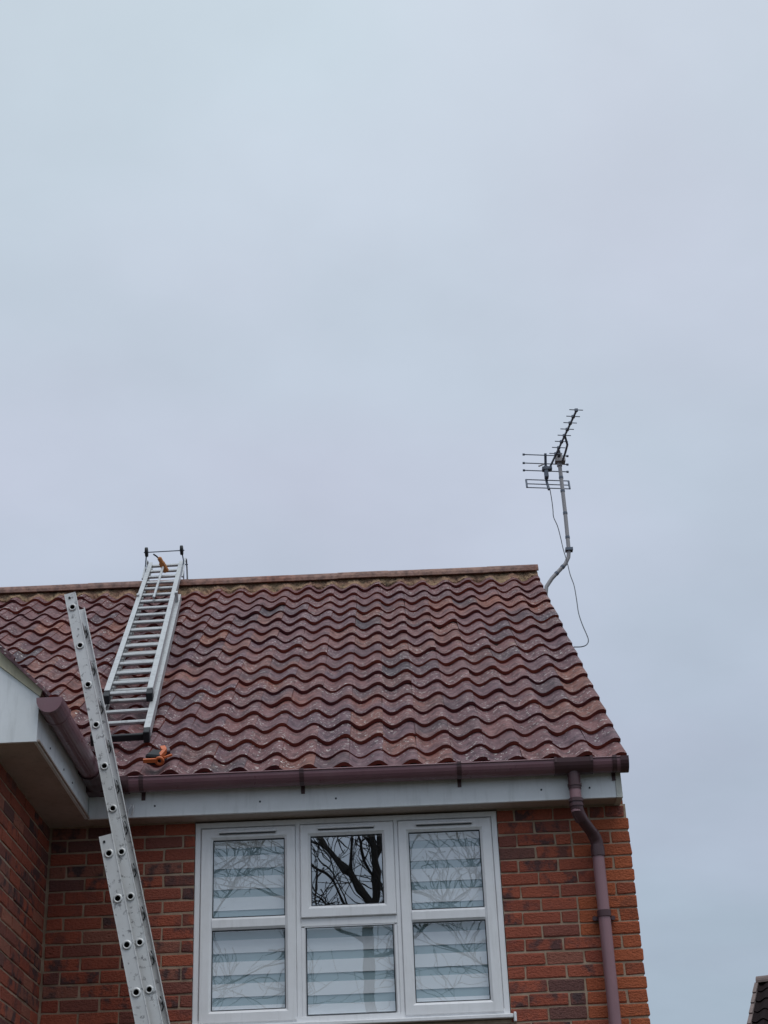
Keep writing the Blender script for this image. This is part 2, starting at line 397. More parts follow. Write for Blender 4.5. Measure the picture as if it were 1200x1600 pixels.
# front wall sheet around the window
WX0, WX1, WZ0, WZ1 = 0.0, 1.7584, 3.205, 4.355
fw = MB()
for a, b_ in (((-0.86, 0), (WX0-.004, Zs)), ((WX1+.004, 0), (WE-.008, Zs)), ((WX0-.004, 0), (WX1+.004, 3.178))):
    fw.box((a[0], MD, a[1]), (b_[0], 0.11, b_[1]))
fwall = fw.build('front_wall', M_mortar, house)
acc = MB()
def course_z(k): return Z0-0.075*k-0.0375       # centre of the course under joint k
for k in range(-3, 54):
    z = course_z(k)
    if z-0.033 < 0: continue
    H_ok = z+0.033 < Zs+0.03
    if not H_ok: continue
    single = k <= KB
    odd = k % 2 != 0
    # --- left panel: wing corner to the window
    if k <= 13: xr = WX0-.003
    else: xr = None
    segs = []
    start = -0.853 + (0.112 if odd else 0.225) - 0.005
    xs = [-0.845]; x = start
    end = (WX0-.003) if z+.034 > 3.176 else WX1+.003
    while x < end-0.05: xs.append(x + (random.uniform(-.004, .004) if single else 0)); x += 0.225
    xs.append(end)
    for a, b_ in zip(xs[:-1], xs[1:]): segs.append((a+.005, b_-(.005 if b_ < end-.001 else 0), M_brick))
    # --- right panel
    blk = (k+1) % 6 < 3                         # three courses toothed in orange, three in red
    xo = 2.186 if blk else 2.30
    st = 1.763; xs = [st]; x = 1.976 if odd else 1.863
    if x-st < 0.06: x += 0.225
    while x < xo-0.05: xs.append(x + (random.uniform(-.005, .005) if single else 0)); x += 0.225
    xs.append(xo)
    for i, (a, b_) in enumerate(zip(xs[:-1], xs[1:])): segs.append((a+(.005 if i else 0), b_-.005, M_brick))
    we = 2.503 if k <= -2 else WE
    ox = [xo, we-0.1125, we] if (odd != blk) and blk else ([xo, we-0.225, we] if blk else ([xo, we] if odd else [xo, we-0.1125, we]))
    for a, b_ in zip(ox[:-1], ox[1:]): segs.append((a+.005, b_-(.005 if b_ < we-.001 else 0), M_orange if k > -2 else M_brick))
    for a, b_, m in segs:
        if b_-a < 0.02: continue
        lay(fwall, Vector(((a+b_)/2, random.uniform(-.002, .002), z+random.uniform(-.0015, .0015))), b_-a, m, 0, single, acc)
acc.build('lower_bricks', [M_brick, M_orange], fwall, 'stuff')

# wing side wall (faces +X)
ws = MB(); ws.box((WC-0.11, -1.30, 0), (WC-MD, 0.10, Zs)); wwall = ws.build('wing_wall', M_mortar, house)
acc = MB()
for k in range(-3, 54):
    z = course_z(k)
    if z-0.033 < 0 or z+0.033 > Zs+0.03: continue
    odd = k % 2 != 0
    y = -1.30; ys = [y]; y += 0.1125 if odd else 0.225
    while y < -0.05: ys.append(y+random.uniform(-.004, .004)); y += 0.225
    ys.append(0.0)
    for a, b_ in zip(ys[:-1], ys[1:]):
        lay(wwall, Vector((WC+random.uniform(-.002, .002), (a+b_)/2, z)), b_-a-.01, M_brick, math.pi/2, k <= KB+1, acc)
acc.build('lower_bricks', M_brick, wwall, 'stuff')

# brick-textured walls the photograph does not show
M_bsheet = mat('brick_sheet', (0.22, 0.08, 0.05), 0.9, spec=0.2); n = NB(M_bsheet)
bt = n.t.nodes.new('ShaderNodeTexBrick'); bt.inputs['Color1'].default_value = (0.34, 0.10, 0.04, 1); bt.inputs['Color2'].default_value = (0.25, 0.075, 0.04, 1); bt.inputs['Mortar'].default_value = (0.3, 0.24, 0.18, 1)
for k_, v_ in (('Scale', 1.0), ('Mortar Size', 0.006), ('Brick Width', 0.225), ('Row Height', 0.075)): bt.inputs[k_].default_value = v_
cx = n.t.nodes.new('ShaderNodeCombineXYZ'); sp = n.t.nodes.new('ShaderNodeSeparateXYZ'); n.L(n.geo.outputs['Position'], sp.inputs[0])
n.L(n.math('ADD', sp.outputs[0], sp.outputs[1]), cx.inputs[0]); n.L(sp.outputs[2], cx.inputs[1]); n.L(cx.outputs[0], bt.inputs['Vector'])
n.color(bt.outputs[0]); n.bump(bt.outputs['Fac'], -0.6, 0.006)
gw = MB(); yb = 2*RIDGE_Y
gz = RIDGE_Z-0.12
gw.prism([(0.112, 0), (yb, 0), (yb, 4.45), (RIDGE_Y, gz), (0.112, 4.50)], 0, WE-0.10, WE-0.004)
gw.build('gable_wall', M_bsheet, house)
bw = MB(); bw.box((-6, yb-0.1, 0), (WE-0.101, yb-0.001, 4.45)); bw.box((-6, 0.5, 0), (-5.9, yb-0.101, 4.45))
bw.prism([(-5.0, 0), (-0.965, 0), (-0.965, 4.5), (-2.86, 6.1), (-5.0, 4.5)], 1, -1.30, -1.19)
bw.box((-5.1, -1.30, 0), (-5.001, 0.49, 4.5))
bw.build('rear_wall', M_bsheet, house)

# soffits
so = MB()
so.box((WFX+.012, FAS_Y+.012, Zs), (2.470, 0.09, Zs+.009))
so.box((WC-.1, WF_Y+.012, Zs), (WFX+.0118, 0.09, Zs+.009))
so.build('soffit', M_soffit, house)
# fascia boards
fa = MB(); fa.cbox((WFX, FAS_Y, Zs-.004), (2.452, FAS_Y+.018, 4.58), .002); fas = fa.build('fascia', M_fascia, house)
fc = MB(); fc.cbox((2.4525, FAS_Y-.004, Zs-.006), (2.487, FAS_Y+.16, 4.58), .002); fc.build('corner_trim', M_trim, fas)
fb = MB(); fb.cbox((WFX-.018, WF_Y+.0185, Zs-.004), (WFX, FAS_Y-.001, 4.585), .002); fas2 = fb.build('fascia', M_fascia, house)
for x in (-.22, 0.39, 0.83, 2.02, 2.30):                     # fixing pins
    p = MB(); p.tube([(x, FAS_Y-.003, 4.425), (x, FAS_Y+.002, 4.425)], .006, 8); p.build('pin', M_gasket, fas)
for y in (-1.2, -.85, -.62):
    p = MB(); p.tube([(WFX+.003, y, 4.43), (WFX-.002, y, 4.43)], .006, 8); p.build('pin', M_gasket, fas2)
# wing box end, bargeboard and verge
WSL = 0.80
def wz(x, z0=4.600): return z0+(-0.606-x)*WSL
be = MB()
poly = [(WFX, Zs-.004), (WFX, wz(WFX)), (-2.86, wz(-2.86)), (-2.86, wz(-2.86)-.20), (-0.905, wz(-0.905)-.20), (-0.905, Zs-.004)]
be.prism(poly, 1, WF_Y, WF_Y+.018); be.build('bargeboard', M_fascia, house)
bs_ = MB(); bs_.box((-.899, WF_Y-.0035, Zs-.006), (-.871, WF_Y-.0005, wz(-.899)-.02)); bs_.build('joint_strip', M_fascia, house)
uc = MB(); poly = [(-0.600, wz(-.600)+.002), (-0.590, 4.630), (-2.86, 4.630+2.27*1.03), (-2.86, wz(-2.86)+.002)]
uc.prism(poly, 1, WF_Y-.012, WF_Y+.05); uc.build('verge_undercloak', M_cream, house)
wr_ = MB(); wr_.prism([(-5.1, 4.5), (-0.62, 4.58), (-2.86, 6.75)], 1, -1.45, 0.4); wr_.build('wing_roof_frame', M_felt, house)

# ------------------------------------------------------------------ roof slab and tiles
ro = MB()
ro.add([RPt(-6, 0.1, -.055), RPt(2.49, 0.1, -.055), RPt(2.49, RIDGE_S, -.055), RPt(-6, RIDGE_S, -.055)], [(0, 1, 2, 3)])
for a in ((-6, 2.49),):
    ro.add([(-6, RIDGE_Y, RIDGE_Z-.06), (2.49, RIDGE_Y, RIDGE_Z-.06), (2.49, 2*RIDGE_Y+.2, 4.42), (-6, 2*RIDGE_Y+.2, 4.42)], [(0, 1, 2, 3)])
ro.prism([(0.12, 4.45), (RIDGE_Y, RIDGE_Z-.14), (2*RIDGE_Y-.12, 4.45)], 0, 2.40, 2.41)
roof = ro.build('roof', M_felt, house, recalc=False)
A_ = 0.047; TH = 0.025; TL = 0.375
def prof(u):
    """height across the tile, u in [0,1]; crest close to the right end"""
    ph = (u-0.87) % 1.0
    k_ = 0.44                                    # the fall to the right of the crest is the steeper one
    a = 0.5*ph/k_ if ph < k_ else 0.5+0.5*(ph-k_)/(1-k_)
    c = math.cos(2*math.pi*a)
    return A_*(0.5+0.5*c) - A_
def tile_mesh(seed, nx=12):
    rr = random.Random(seed); wv = rr.uniform(-.003, .003); tw = rr.uniform(-.004, .004)
    v = []; f = []; mi = []; sm = []
    us = [i/nx for i in range(nx+1)]
    gap = -0.0008
    def X(u): return gap+(WT-2*gap)*u
    for (yy, lift) in ((0.0, 0.013), (TL, -0.014)):
        for u in us: v.append((X(u), yy+(rr.uniform(-.0012, .0012) if yy == 0 else 0), prof(u)+lift+wv*(1-yy/TL)+tw*(u-.5)))
    m_ = nx+1
    for u in us: v.append((X(u), 0.004, prof(u)+0.013-TH+wv+tw*(u-.5)))       # bottom of the butt
    for i in range(nx):
        f.append((i, i+1, m_+i+1, m_+i)); mi.append(0); sm.append(True)
        f.append((2*m_+i, 2*m_+i+1, i+1, i)); mi.append(1); sm.append(False)
    # right side skirt (seen at the verge and where a neighbour sits lower)
    v += [(X(1), TL, prof(1)-0.014-TH), (X(0), TL, prof(0)-0.014-TH)]; q = len(v)-2
    f.append((nx, 3*m_-1, q, 2*m_-1)); mi.append(1); sm.append(False)
    f.append((2*m_, 0, m_, q+1)); mi.append(0); sm.append(False)
    return v, f, mi, sm
def mesh_from(name, V, F, MI, SM, mats):
    me = bpy.data.meshes.new(name); me.from_pydata(V, [], F)
    for m in mats: me.materials.append(m)
    me.polygons.foreach_set('material_index', MI); me.polygons.foreach_set('use_smooth', SM); me.update()
    # keep the butt edge sharp: butt faces use their own vertices through an edge split on flat faces
    return me
TV = [tile_mesh(100+i) for i in range(7)]
TM = []
for i, (V, F, MI, SM) in enumerate(TV):
    V2 = list(V); F2 = []
    mp = {}
    for fc_, mi_ in zip(F, MI):
        if mi_ == 1:
            g2 = []
            for vi in fc_:
                if vi not in mp: mp[vi] = len(V2); V2.append(V[vi])
                g2.append(mp[vi])
            F2.append(tuple(g2))
        else: F2.append(fc_)
    TV[i] = (V2, F2, MI, SM)
    TM.append(mesh_from('roof_tile', V2, F2, MI, SM, [M_tile, M_tedge]))
def to_px(P):
    d = P-CAM; z = d.dot(_f); return 600+F_PX*d.dot(_r2)/z, 800-F_PX*d.dot(_u2)/z
cells = []
for i in range(18):
    s0 = i*G+0.012 if i else 0.06
    for j in range(0, 34):
        xl = J0-WT*j-0.87*WT                     # left edge
        Pm = RPt(xl+WT/2, s0+.1)
        if xl < -0.62-(Pm.y-E_Y)*1.02-0.1: continue
        px = to_px(Pm)
        seen = px[0] > -15 and Pm.x > -0.62-(Pm.y+0.26)*0.55
        cells.append(((Pm-CAM).length, i, j, xl, s0, seen))
cells.sort()
n_single = 0; V_, F_, MI_, SM_ = [], [], [], []
for d_, i, j, xl, s0, seen in cells:
    kx = random.randrange(7)
    wob = 0.0025*math.sin(j*1.7+i*0.6)+0.002*math.sin(j*0.37)
    Mx = Matrix.Translation(RPt(xl+random.uniform(-.0025, .0025), s0+wob+random.uniform(-.005, .005), random.uniform(-.001, .005))) @ Euler((RP+random.uniform(-.010, .003), random.uniform(-.014, .014), random.uniform(-.011, .011))).to_matrix().to_4x4()
    if seen and n_single < 300:
        o = link('roof_tile', TM[kx], roof); o.matrix_world = Mx; n_single += 1
    else:
        V, F, MI, SM = TV[kx]; b0 = len(V_)
        V_ += [tuple(Mx @ Vector(p)) for p in V]; F_ += [tuple(q+b0 for q in f) for f in F]; MI_ += MI; SM_ += SM
link('upper_tiles', mesh_from('upper_tiles', V_, F_, MI_, SM_, [M_tile, M_tedge]), roof, 'stuff')
# wing roof tiles (right-hand slope, seen only along its verge)
V_, F_, MI_, SM_ = [], [], [], []
WP = R(46)
for i in range(11):
    for j in range(0, 22):
        yl = -1.545+j*WT
        xx = -0.535-i*G*math.cos(WP)
        if yl > -0.25+(-0.55-xx)+0.25: continue
        V, F, MI, SM = TV[(i*3+j) % 7]; b0 = len(V_)
        Mx = Matrix.Translation((xx, yl, 4.592+i*G*math.sin(WP))) @ Euler((0, 0, math.pi/2)).to_matrix().to_4x4() @ Euler((WP, 0, 0)).to_matrix().to_4x4() @ Matrix.Diagonal((1, 1, .6, 1))
        V_ += [tuple(Mx @ Vector(p)) for p in V]; F_ += [tuple(q+b0 for q in f) for f in F]; MI_ += MI; SM_ += SM
link('wing_tiles', mesh_from('wing_tiles', V_, F_, MI_, SM_, [M_tile, M_tedge]), house, 'stuff')
# verge: dark board under the end tiles
vb = MB()
p0, p1 = RPt(2.515, 0.05, -.075), RPt(2.515, RIDGE_S, -.075)
vb.bar(p0, p1, .022, .05, up=(0, -math.sin(RP), math.cos(RP))); vb.build('verge_board', M_gutd, roof)
# ridge tiles and the mortar they sit in
rl = 0.45; x = 2.535; k = 0
RR = 0.105
ridge_me = []
for sd_ in range(3):
    mb = MB(); na = 10; v = []
    for xx in (0, rl+.004):
        for q in range(na+1):
            a = math.pi*(q/na)
            v.append((-xx, -math.cos(a)*RR*1.12, math.sin(a)*RR*0.92))
    for xx in (0, rl+.004):
        for q in range(na+1):
            a = math.pi*(q/na); r_ = RR-.016
            v.append((-xx, -math.cos(a)*r_*1.12, math.sin(a)*r_*0.92-.001))
    m_ = na+1; f = []
    for q in range(na):
        f += [(q, q+1, m_+q+1, m_+q), (2*m_+q, 2*m_+q+1, 3*m_+q+1, 3*m_+q), (q, q+1, 2*m_+q+1, 2*m_+q), (m_+q, m_+q+1, 3*m_+q+1, 3*m_+q)]
    for q in (0, na): f.append((q, m_+q, 3*m_+q, 2*m_+q))
    mb.add(v, f); ridge_me.append(mb)
r0 = ridge_me[0].build('ridge_tile', M_ridge, roof); rme = r0.data; bpy.data.objects.remove(r0)
for k in range(17):
    o = link('ridge_tile', rme, roof)
    o.matrix_world = Matrix.Translation((2.535-k*rl, RIDGE_Y+random.uniform(-.002, .002), RIDGE_Z-0.030+random.uniform(-.002, .002))) @ Euler((random.uniform(-.008, .008), random.uniform(-.003, .003), random.uniform(-.002, .002))).to_matrix().to_4x4()
mb = MB(); mb.prism([(RIDGE_Y-.085, RIDGE_Z-.06), (RIDGE_Y+.085, RIDGE_Z-.06), (RIDGE_Y+.06, RIDGE_Z+.02), (RIDGE_Y, RIDGE_Z+.045), (RIDGE_Y-.06, RIDGE_Z+.02)], 0, -5.0, 2.52); mb.build('ridge_mortar', M_bed, roof)
bd = MB(); nx = 420; v = []
rr = random.Random(5)
for i in range(nx+1):
    xx = 2.525-i*(2.525+4.6)/nx
    u = ((xx-(J0-0.87*WT)) / WT) % 1.0
    base = prof(u)
    for q, (s_, hh) in enumerate(((RIDGE_S-.165, 0.002), (RIDGE_S-.145, 0.014), (RIDGE_S-.115, 0.024), (RIDGE_S-.06, 0.034))):
        k_ = 1-q/3*0.85
        v.append(RPt(xx, s_+rr.uniform(-.008, .008)-(0.02*math.sin(xx*9.1) if q == 0 else 0), base*k_+hh-.004+rr.uniform(-.007, .007)*(q < 3)))
f = [(i*4+q, (i+1)*4+q, (i+1)*4+q+1, i*4+q+1) for i in range(nx) for q in range(3)]
bd.add(v, f); bd.build('bedding_mortar', M_bed, roof)

# ------------------------------------------------------------------ gutters
GC = FAS_Y-.060; GT = 4.566; GW = 0.060; GD = 0.072
def gprof(w_, d_, n_=12): return [(-w_*math.cos(math.pi*q/n_), -d_*math.sin(math.pi*q/n_)**0.85) for q in range(n_+1)]
def trough(mb, axis, a, b_, c, zt, w_, d_, th=.003):
    """half-round channel along axis 0 (x) or 1 (y)"""
    o = gprof(w_, d_); i_ = gprof(w_-th, d_-th)[::-1]
    poly = [(p, zt+q) for p, q in o]+[(p, zt+q) for p, q in i_]
    n_ = len(poly); v = []
    for t_ in (a, b_):
        for p, q in poly: v.append((t_, c+p, q) if axis == 0 else (c+p, t_, q))
    f = [(k_, (k_+1) % n_, n_+(k_+1) % n_, n_+k_) for k_ in range(n_)]
    h = n_//2
    for k_ in range(h-1):
        f.append((k_, k_+1, n_-2-k_, n_-1-k_)); f.append((n_+k_, n_+k_+1, 2*n_-2-k_, 2*n_-1-k_))
    mb.add(v, f)
gm = MB(); trough(gm, 0, -0.40, 2.500, GC, GT, GW, GD)
gutter = gm.build('gutter', M_gut, house)
lip = MB(); lip.tube([(-0.40, GC-GW, GT), (2.5, GC-GW, GT)], .005, 6); lip.build('gutter_lip', M_gut, gutter)
for x in (-0.287, 0.64, 1.549, 2.445):
    mb = MB(); trough(mb, 0, x-.013, x+.013, GC, GT+.004, GW+.005, GD+.006, .004)
    mb.box((x-.011, FAS_Y-.006, GT-.105), (x+.011, FAS_Y-.0005, GT)); mb.box((x-.012, GC-GW-.008, GT-.004), (x+.012, GC-GW+.006, GT+.009))
    mb.build('gutter_bracket', M_gutd, gutter)
mb = MB(); trough(mb, 0, 2.098, 2.320, GC, GT+.006, GW+.009, GD+.010, .006)
mb.box((2.098, GC-GW-.011, GT-.02), (2.113, GC-GW+.004, GT+.011)); mb.box((2.305, GC-GW-.011, GT-.02), (2.320, GC-GW+.004, GT+.011))
mb.tube([(2.208, GC, GT-.06), (2.208, GC, GT-.165)], .037, 16, caps=False); mb.build('running_outlet', M_gutd, gutter)
mb = MB(); pl = [(GC+p, GT+.004+q) for p, q in gprof(GW+.006, GD+.008)]; mb.prism(pl, 0, 2.5005, 2.527); trough(mb, 0, 2.480, 2.5004, GC, GT+.004, GW+.006, GD+.008, .004); mb.build('end_stop', M_gutd, gutter)
# wing gutter
WGX = WFX+.062
gm = MB(); trough(gm, 1, -1.52, -0.40, WGX, GT+.005, GW, GD); wg = gm.build('gutter', M_gut, house)
mb = MB(); pl = [(WGX+p, GT+.010+q) for p, q in gprof(GW+.006, GD+.008)]; mb.prism(pl, 1, -1.552, -1.520); mb.build('end_stop', M_gut, wg)
mb = MB(); trough(mb, 1, -1.5195, -1.36, WGX, GT+.009, GW+.006, GD+.008, .004); trough(mb, 1, -1.37, -1.35, WGX, GT+.011, GW+.010, GD+.012, .004); mb.build('gutter_union', M_gut, wg)
mb = MB(); mb.tube([(WGX+.020, -1.34, GT-.066), (WGX+.020, -0.5, GT-.066)], .0025, 6); mb.build('seam', M_gut, wg)
mb = MB()                                            # inside corner piece
trough(mb, 1, -0.48, GC-GW+.02, WGX, GT+.007, GW+.008, GD+.012, .005); trough(mb, 0, WGX+GW-.02, -0.36, GC, GT+.006, GW+.008, GD+.012, .005)
mb.box((WGX-GW, GC-GW+.021, GT-GD-.002), (WGX+GW-.021, FAS_Y-.002, GT-.004)); mb.build('gutter_angle', M_gutd, wg)

# downpipe
dx, dy = 2.321, -0.062
pb = MB(); pb.tube([(dx, dy, 0.15), (dx, dy, 3.72)], .034, 20); dp = pb.build('downpipe', M_pipe, house)
pb = MB(); pb.tube([(dx, dy, 3.7205), (dx, dy, 4.085)], .034, 20); pb.build('pipe_length', M_pipe, dp)
ox_ = 2.208
pb = MB(); pb.tube([(ox_, GC, GT-.15), (ox_, GC, GT-.30)], .0335, 18); pb.build('pipe_length', M_pipe, dp)
def elbow(pts, r): 
    mb = MB(); mb.tube(pts, r, 18); return mb
top = Vector((ox_, GC, 4.305)); bot = Vector((dx, dy, 4.105)); dd = (bot-top).normalized()
el1 = [top+Vector((0, 0, .03)), top, top+Vector((0, 0, -.018))+dd*.004, top+Vector((0, 0, -.03))+dd*.02, top+Vector((0, 0, -.028))+dd*.06]
el2 = [bot+Vector((0, 0, .028))-dd*.06, bot+Vector((0, 0, .028))-dd*.02, bot+Vector((0, 0, .016)), bot, bot+Vector((0, 0, -.03))]
elbow(el1, .037).build('pipe_bend', M_gutd, dp); elbow(el2, .037).build('pipe_bend', M_gutd, dp)
pb = MB(); pb.tube([top+Vector((0, 0, -.028))+dd*.05, bot+Vector((0, 0, .028))-dd*.05], .033, 18); pb.build('pipe_offset', M_gutd, dp)
for (xx, yy, z1, z0, r_) in ((ox_, GC, GT-.135, GT-.148, .041), (ox_, GC, 4.345, 4.325, .042), (ox_, GC, 4.315, 4.298, .041), (dx, dy, 4.10, 4.045, .040), (dx, dy, 3.735, 3.70, .040)):
    pb = MB(); pb.tube([(xx, yy, z1), (xx, yy, z0)], r_, 20); pb.build('pipe_socket', M_gutd, dp)
pb = MB(); pb.box((dx-.058, -.030, 3.69), (dx+.058, -.004, 3.712)); pb.tube([(dx-.052, -.034, 3.70), (dx-.052, -.024, 3.70)], .013, 10); pb.tube([(dx+.052, -.034, 3.70), (dx+.052, -.024, 3.70)], .013, 10)
pb.build('pipe_clip', M_gutd, dp)

# ------------------------------------------------------------------ window
def frame_prof(w_, y0, y1, bev): return [(0, y0+.003), (.003, y0), (w_-bev, y0), (w_-.002, y0+bev*1.1), (w_, y0+bev*1.1+.002), (w_, y1), (0, y1)]
wb = MB(); wb.ring(WX0, WX1, 3.205, WZ1, [(0, .003), (.004, 0), (.030, 0), (.033, .006), (.033, .07), (0, .07)])
window = wb.build('window', M_upvc, house)
mb = MB(); mb.cbox((.5825, .001, 3.21), (.6095, .07, 4.33), .003); mb.build('mullion', M_upvc, window)
mb = MB(); mb.cbox((1.1545, .001, 3.21), (1.1795, .07, 4.33), .003); mb.build('mullion', M_upvc, window)
mb = MB(); mb.cbox((.6096, .0015, 3.729), (1.1544, .07, 3.776), .003); mb.build('transom', M_upvc, window)
def bars(mb, x0, x1, z0, z1, l, r, b_, t_, y0, y1, bev):
    """rectangular frame with its own width on each side and a sloped bead to the glass"""
    mb2 = [(x0, z0), (x1, z0), (x1, z1), (x0, z1)]; inn = [(x0+l, z0+b_), (x1-r, z0+b_), (x1-r, z1-t_), (x0+l, z1-t_)]
    def lerp(f_): return [(a[0]+(c_[0]-a[0])*f_[0], a[1]+(c_[1]-a[1])*f_[1]) for a, c_ in zip(mb2, inn)]
    def inset(src, d): return [(src[0][0]+d, src[0][1]+d), (src[1][0]-d, src[1][1]+d), (src[2][0]-d, src[2][1]-d), (src[3][0]+d, src[3][1]-d)]
    loops = [([p for p in mb2], y1), ([p for p in mb2], y0+.004), (inset(mb2, .004), y0), (inset(inn, -bev), y0), (inset(inn, -.002), y0+bev*.8), (inn, y0+bev*.8+.003), (inn, y1)]
    v = []; f = []
    for lp, y in loops: v += [(p[0], y, p[1]) for p in lp]
    m_ = len(loops)
    for a in range(m_):
        c_ = (a+1) % m_
        for k_ in range(4): f.append((a*4+k_, a*4+(k_+1) % 4, c_*4+(k_+1) % 4, c_*4+k_))
    mb.add(v, f)
def pane(x0, x1, z0, z1, y, tilt=(0, 0), gm_=None):
    mb = MB(); v = [(x0-.006, y, z0-.006), (x1+.006, y, z0-.006), (x1+.006, y, z1+.006), (x0-.006, y, z1+.006)]
    mb.add(v, [(0, 1, 2, 3)]); o = mb.build('pane', gm_ or M_glass, window, recalc=False)
    me = o.data
    for vv in me.vertices:
        cxx = (x0+x1)/2; cz = (z0+z1)/2
        vv.co.y += (vv.co.x-cxx)*tilt[0]+(vv.co.z-cz)*tilt[1]
    gk = MB(); gk.ring(x0-.001, x1+.001, z0-.001, z1+.001, [(0, y-.010), (.0045, y-.006), (.0045, y-.002), (0, y-.002)]); gk.build('gasket', M_gasket, window)
YS = -0.010
for (x0, x1, gx0, gx1) in ((.036, .5815, .105, .518), (1.1805, 1.7235, 1.242, 1.654)):
    mb = MB(); bars(mb, x0, x1, 3.219, 4.316, gx0-x0, x1-gx1, 3.287-3.219, 4.316-4.247, YS, .055, .016); sash = mb.build('sash', M_upvc, window)
    mb = MB(); mb.prism([(YS+.002, 3.742), (YS+.002, 3.785), (YS+.014, 3.799), (.05, 3.799), (.05, 3.728), (YS+.014, 3.728)], 0, gx0-.001, gx1+.001); mb.build('sash_rail', M_upvc, window)
    pane(gx0, gx1, 3.801, 4.246, .012, (random.uniform(-.004, .004), random.uniform(-.004, .004)))
    pane(gx0, gx1, 3.288, 3.727, .012, (random.uniform(-.004, .004), random.uniform(-.004, .004)))
mb = MB(); bars(mb, .6105, 1.1535, 3.7765, 4.316, .672-.6105, 1.1535-1.085, 3.845-3.7765, 4.316-4.247, YS-.004, .055, .018); mb.build('sash', M_upvc, window)
pane(.672, 1.085, 3.845, 4.247, .010, (.0, .0), M_glass2)
mb = MB(); bars(mb, .6095, 1.1545, 3.222, 3.7285, .638-.6095, 1.1545-1.130, 3.244-3.222, 3.7285-3.727+.003, .004, .06, .010); mb.build('glazing_bead', M_upvc, window)
pane(.638, 1.130, 3.245, 3.726, .016, (.003, -.003))
for (a, b_, z) in ((.138, .473, 4.287), (.712, 1.045, 4.2885), (1.285, 1.615, 4.289)):
    mb = MB(); mb.cbox((a, YS-.018, z-.004), (b_, YS-.0045, z+.009), .003); v_ = mb.build('trickle_vent', M_upvc, window)
    mb = MB(); mb.box((a+.004, YS-.012, z-.010), (b_-.004, YS-.0045, z-.0045)); mb.build('vent_shadow', M_gasket, window)  # dark bar standing in for the shadow line under the vent
mb = MB(); mb.cbox((-.004, -.030, 3.182), (1.772, .06, 3.2045), .004); mb.build('sill', M_upvc, window)
for xx in (-.012, 1.774):
    mb = MB(); mb.cbox((xx, -.036, 3.160), (xx+.016, .02, 3.212), .004); mb.build('sill_cap', M_upvc, window)
# room behind
rm = MB(); rm.add([(-.3, .13, 2.4), (2.1, .13, 2.4), (2.1, 3.0, 2.4), (-.3, 3.0, 2.4), (-.3, .13, 4.42), (2.1, .13, 4.42), (2.1, 3.0, 4.42), (-.3, 3.0, 4.42)], [(0, 1, 2, 3), (4, 7, 6, 5), (3, 2, 6, 7), (0, 3, 7, 4), (1, 5, 6, 2)])
rm.box((-.3, .10, 2.4), (-.02, .125, 4.42)); rm.box((1.78, .10, 2.4), (2.1, .125, 4.42)); rm.box((-.3, .10, 2.4), (2.1, .126, 3.17)); rm.box((-.3, .10, 4.36), (2.1, .127, 4.44))
rm.build('room_shell', M_room, house)

# blinds
for (x0, x1, zt, zb, lab) in ((.07, .555, 4.33, 3.23, 'grey and white striped roller blind behind the left window panes'),
                              (.615, 1.150, 3.745, 3.215, 'grey and white striped blind behind the lower middle pane only'),
                              (1.205, 1.70, 4.33, 3.23, 'grey and white striped roller blind behind the right window panes')):
    bl = thing('window_blind', lab, 'blind', group='striped blinds in the window')
    mb = MB(); mb.tube([(x0, .078, zt), (x1, .078, zt)], .016, 10); mb.build('roller', M_upvc, bl)
    mb = MB(); mb.add([(x0, .064, zb), (x1, .064, zb), (x1, .064, zt), (x0, .064, zt)], [(0, 1, 2, 3)]); mb.build('sheer_sheet', M_sheer, bl)
    z = 3.2675
    if zt < 4: z = 3.259
    ph = 0.121
    z -= 0.02
    while z < zt:
        a, b_ = max(z, zb), min(z+.073, zt)
        if b_-a > .01:
            mb = MB(); mb.box((x0, .058, a), (x1, .0615, b_)); mb.build('fabric_band', M_band, bl)
        z += ph
    mb = MB(); mb.box((x0, .056, zb-.014), (x1, .070, zb-.001)); mb.build('bottom_bar', M_upvc, bl)
    settle(bl, ((x0+x1)/2, .1, zb))
settle(house, (0, 3, 0))

# ------------------------------------------------------------------ leaning extension ladder
lad = thing('extension_ladder', 'tall aluminium extension ladder leaning on the wing gutter, seen from its side', 'ladder')
LA = R(13.35)
d_ = Vector((-math.sin(LA), 0, math.cos(LA))); a_ = Vector((math.cos(LA), 0, math.sin(LA))); yv = Vector((0, 1, 0))
def LM(P):
    m = Matrix((a_, yv, d_)).transposed().to_4x4(); m.translation = P; return m       # local x = across, y = rung axis, z = climb
P_B = Vector((-.139, -.639, 3.294)); P_A = Vector((-.195, -.705, 3.27))
def stile(Mx, y, inward, z0, z1, w_, zs=None, r=.016):
    cut = False
    mb = MB(); h = w_/2; t_ = .003; fl = .026*inward
    def bx(p, q): mb.cbox(tuple(min(a, b) for a, b in zip(p, q)), tuple(max(a, b) for a, b in zip(p, q)), .0008, Mx)
    if zs: holed_web(mb, Mx, y, z0, z1, w_, zs, r)
    else: bx((-h+.004, y, z0), (h-.004, y+t_*inward, z1))
    bx((-h, y-.003*inward, z0), (-h+.0042, y+fl, z1-(.02 if cut else 0))); bx((h-.0042, y-.003*inward, z0), (h, y+fl, z1))
    return mb
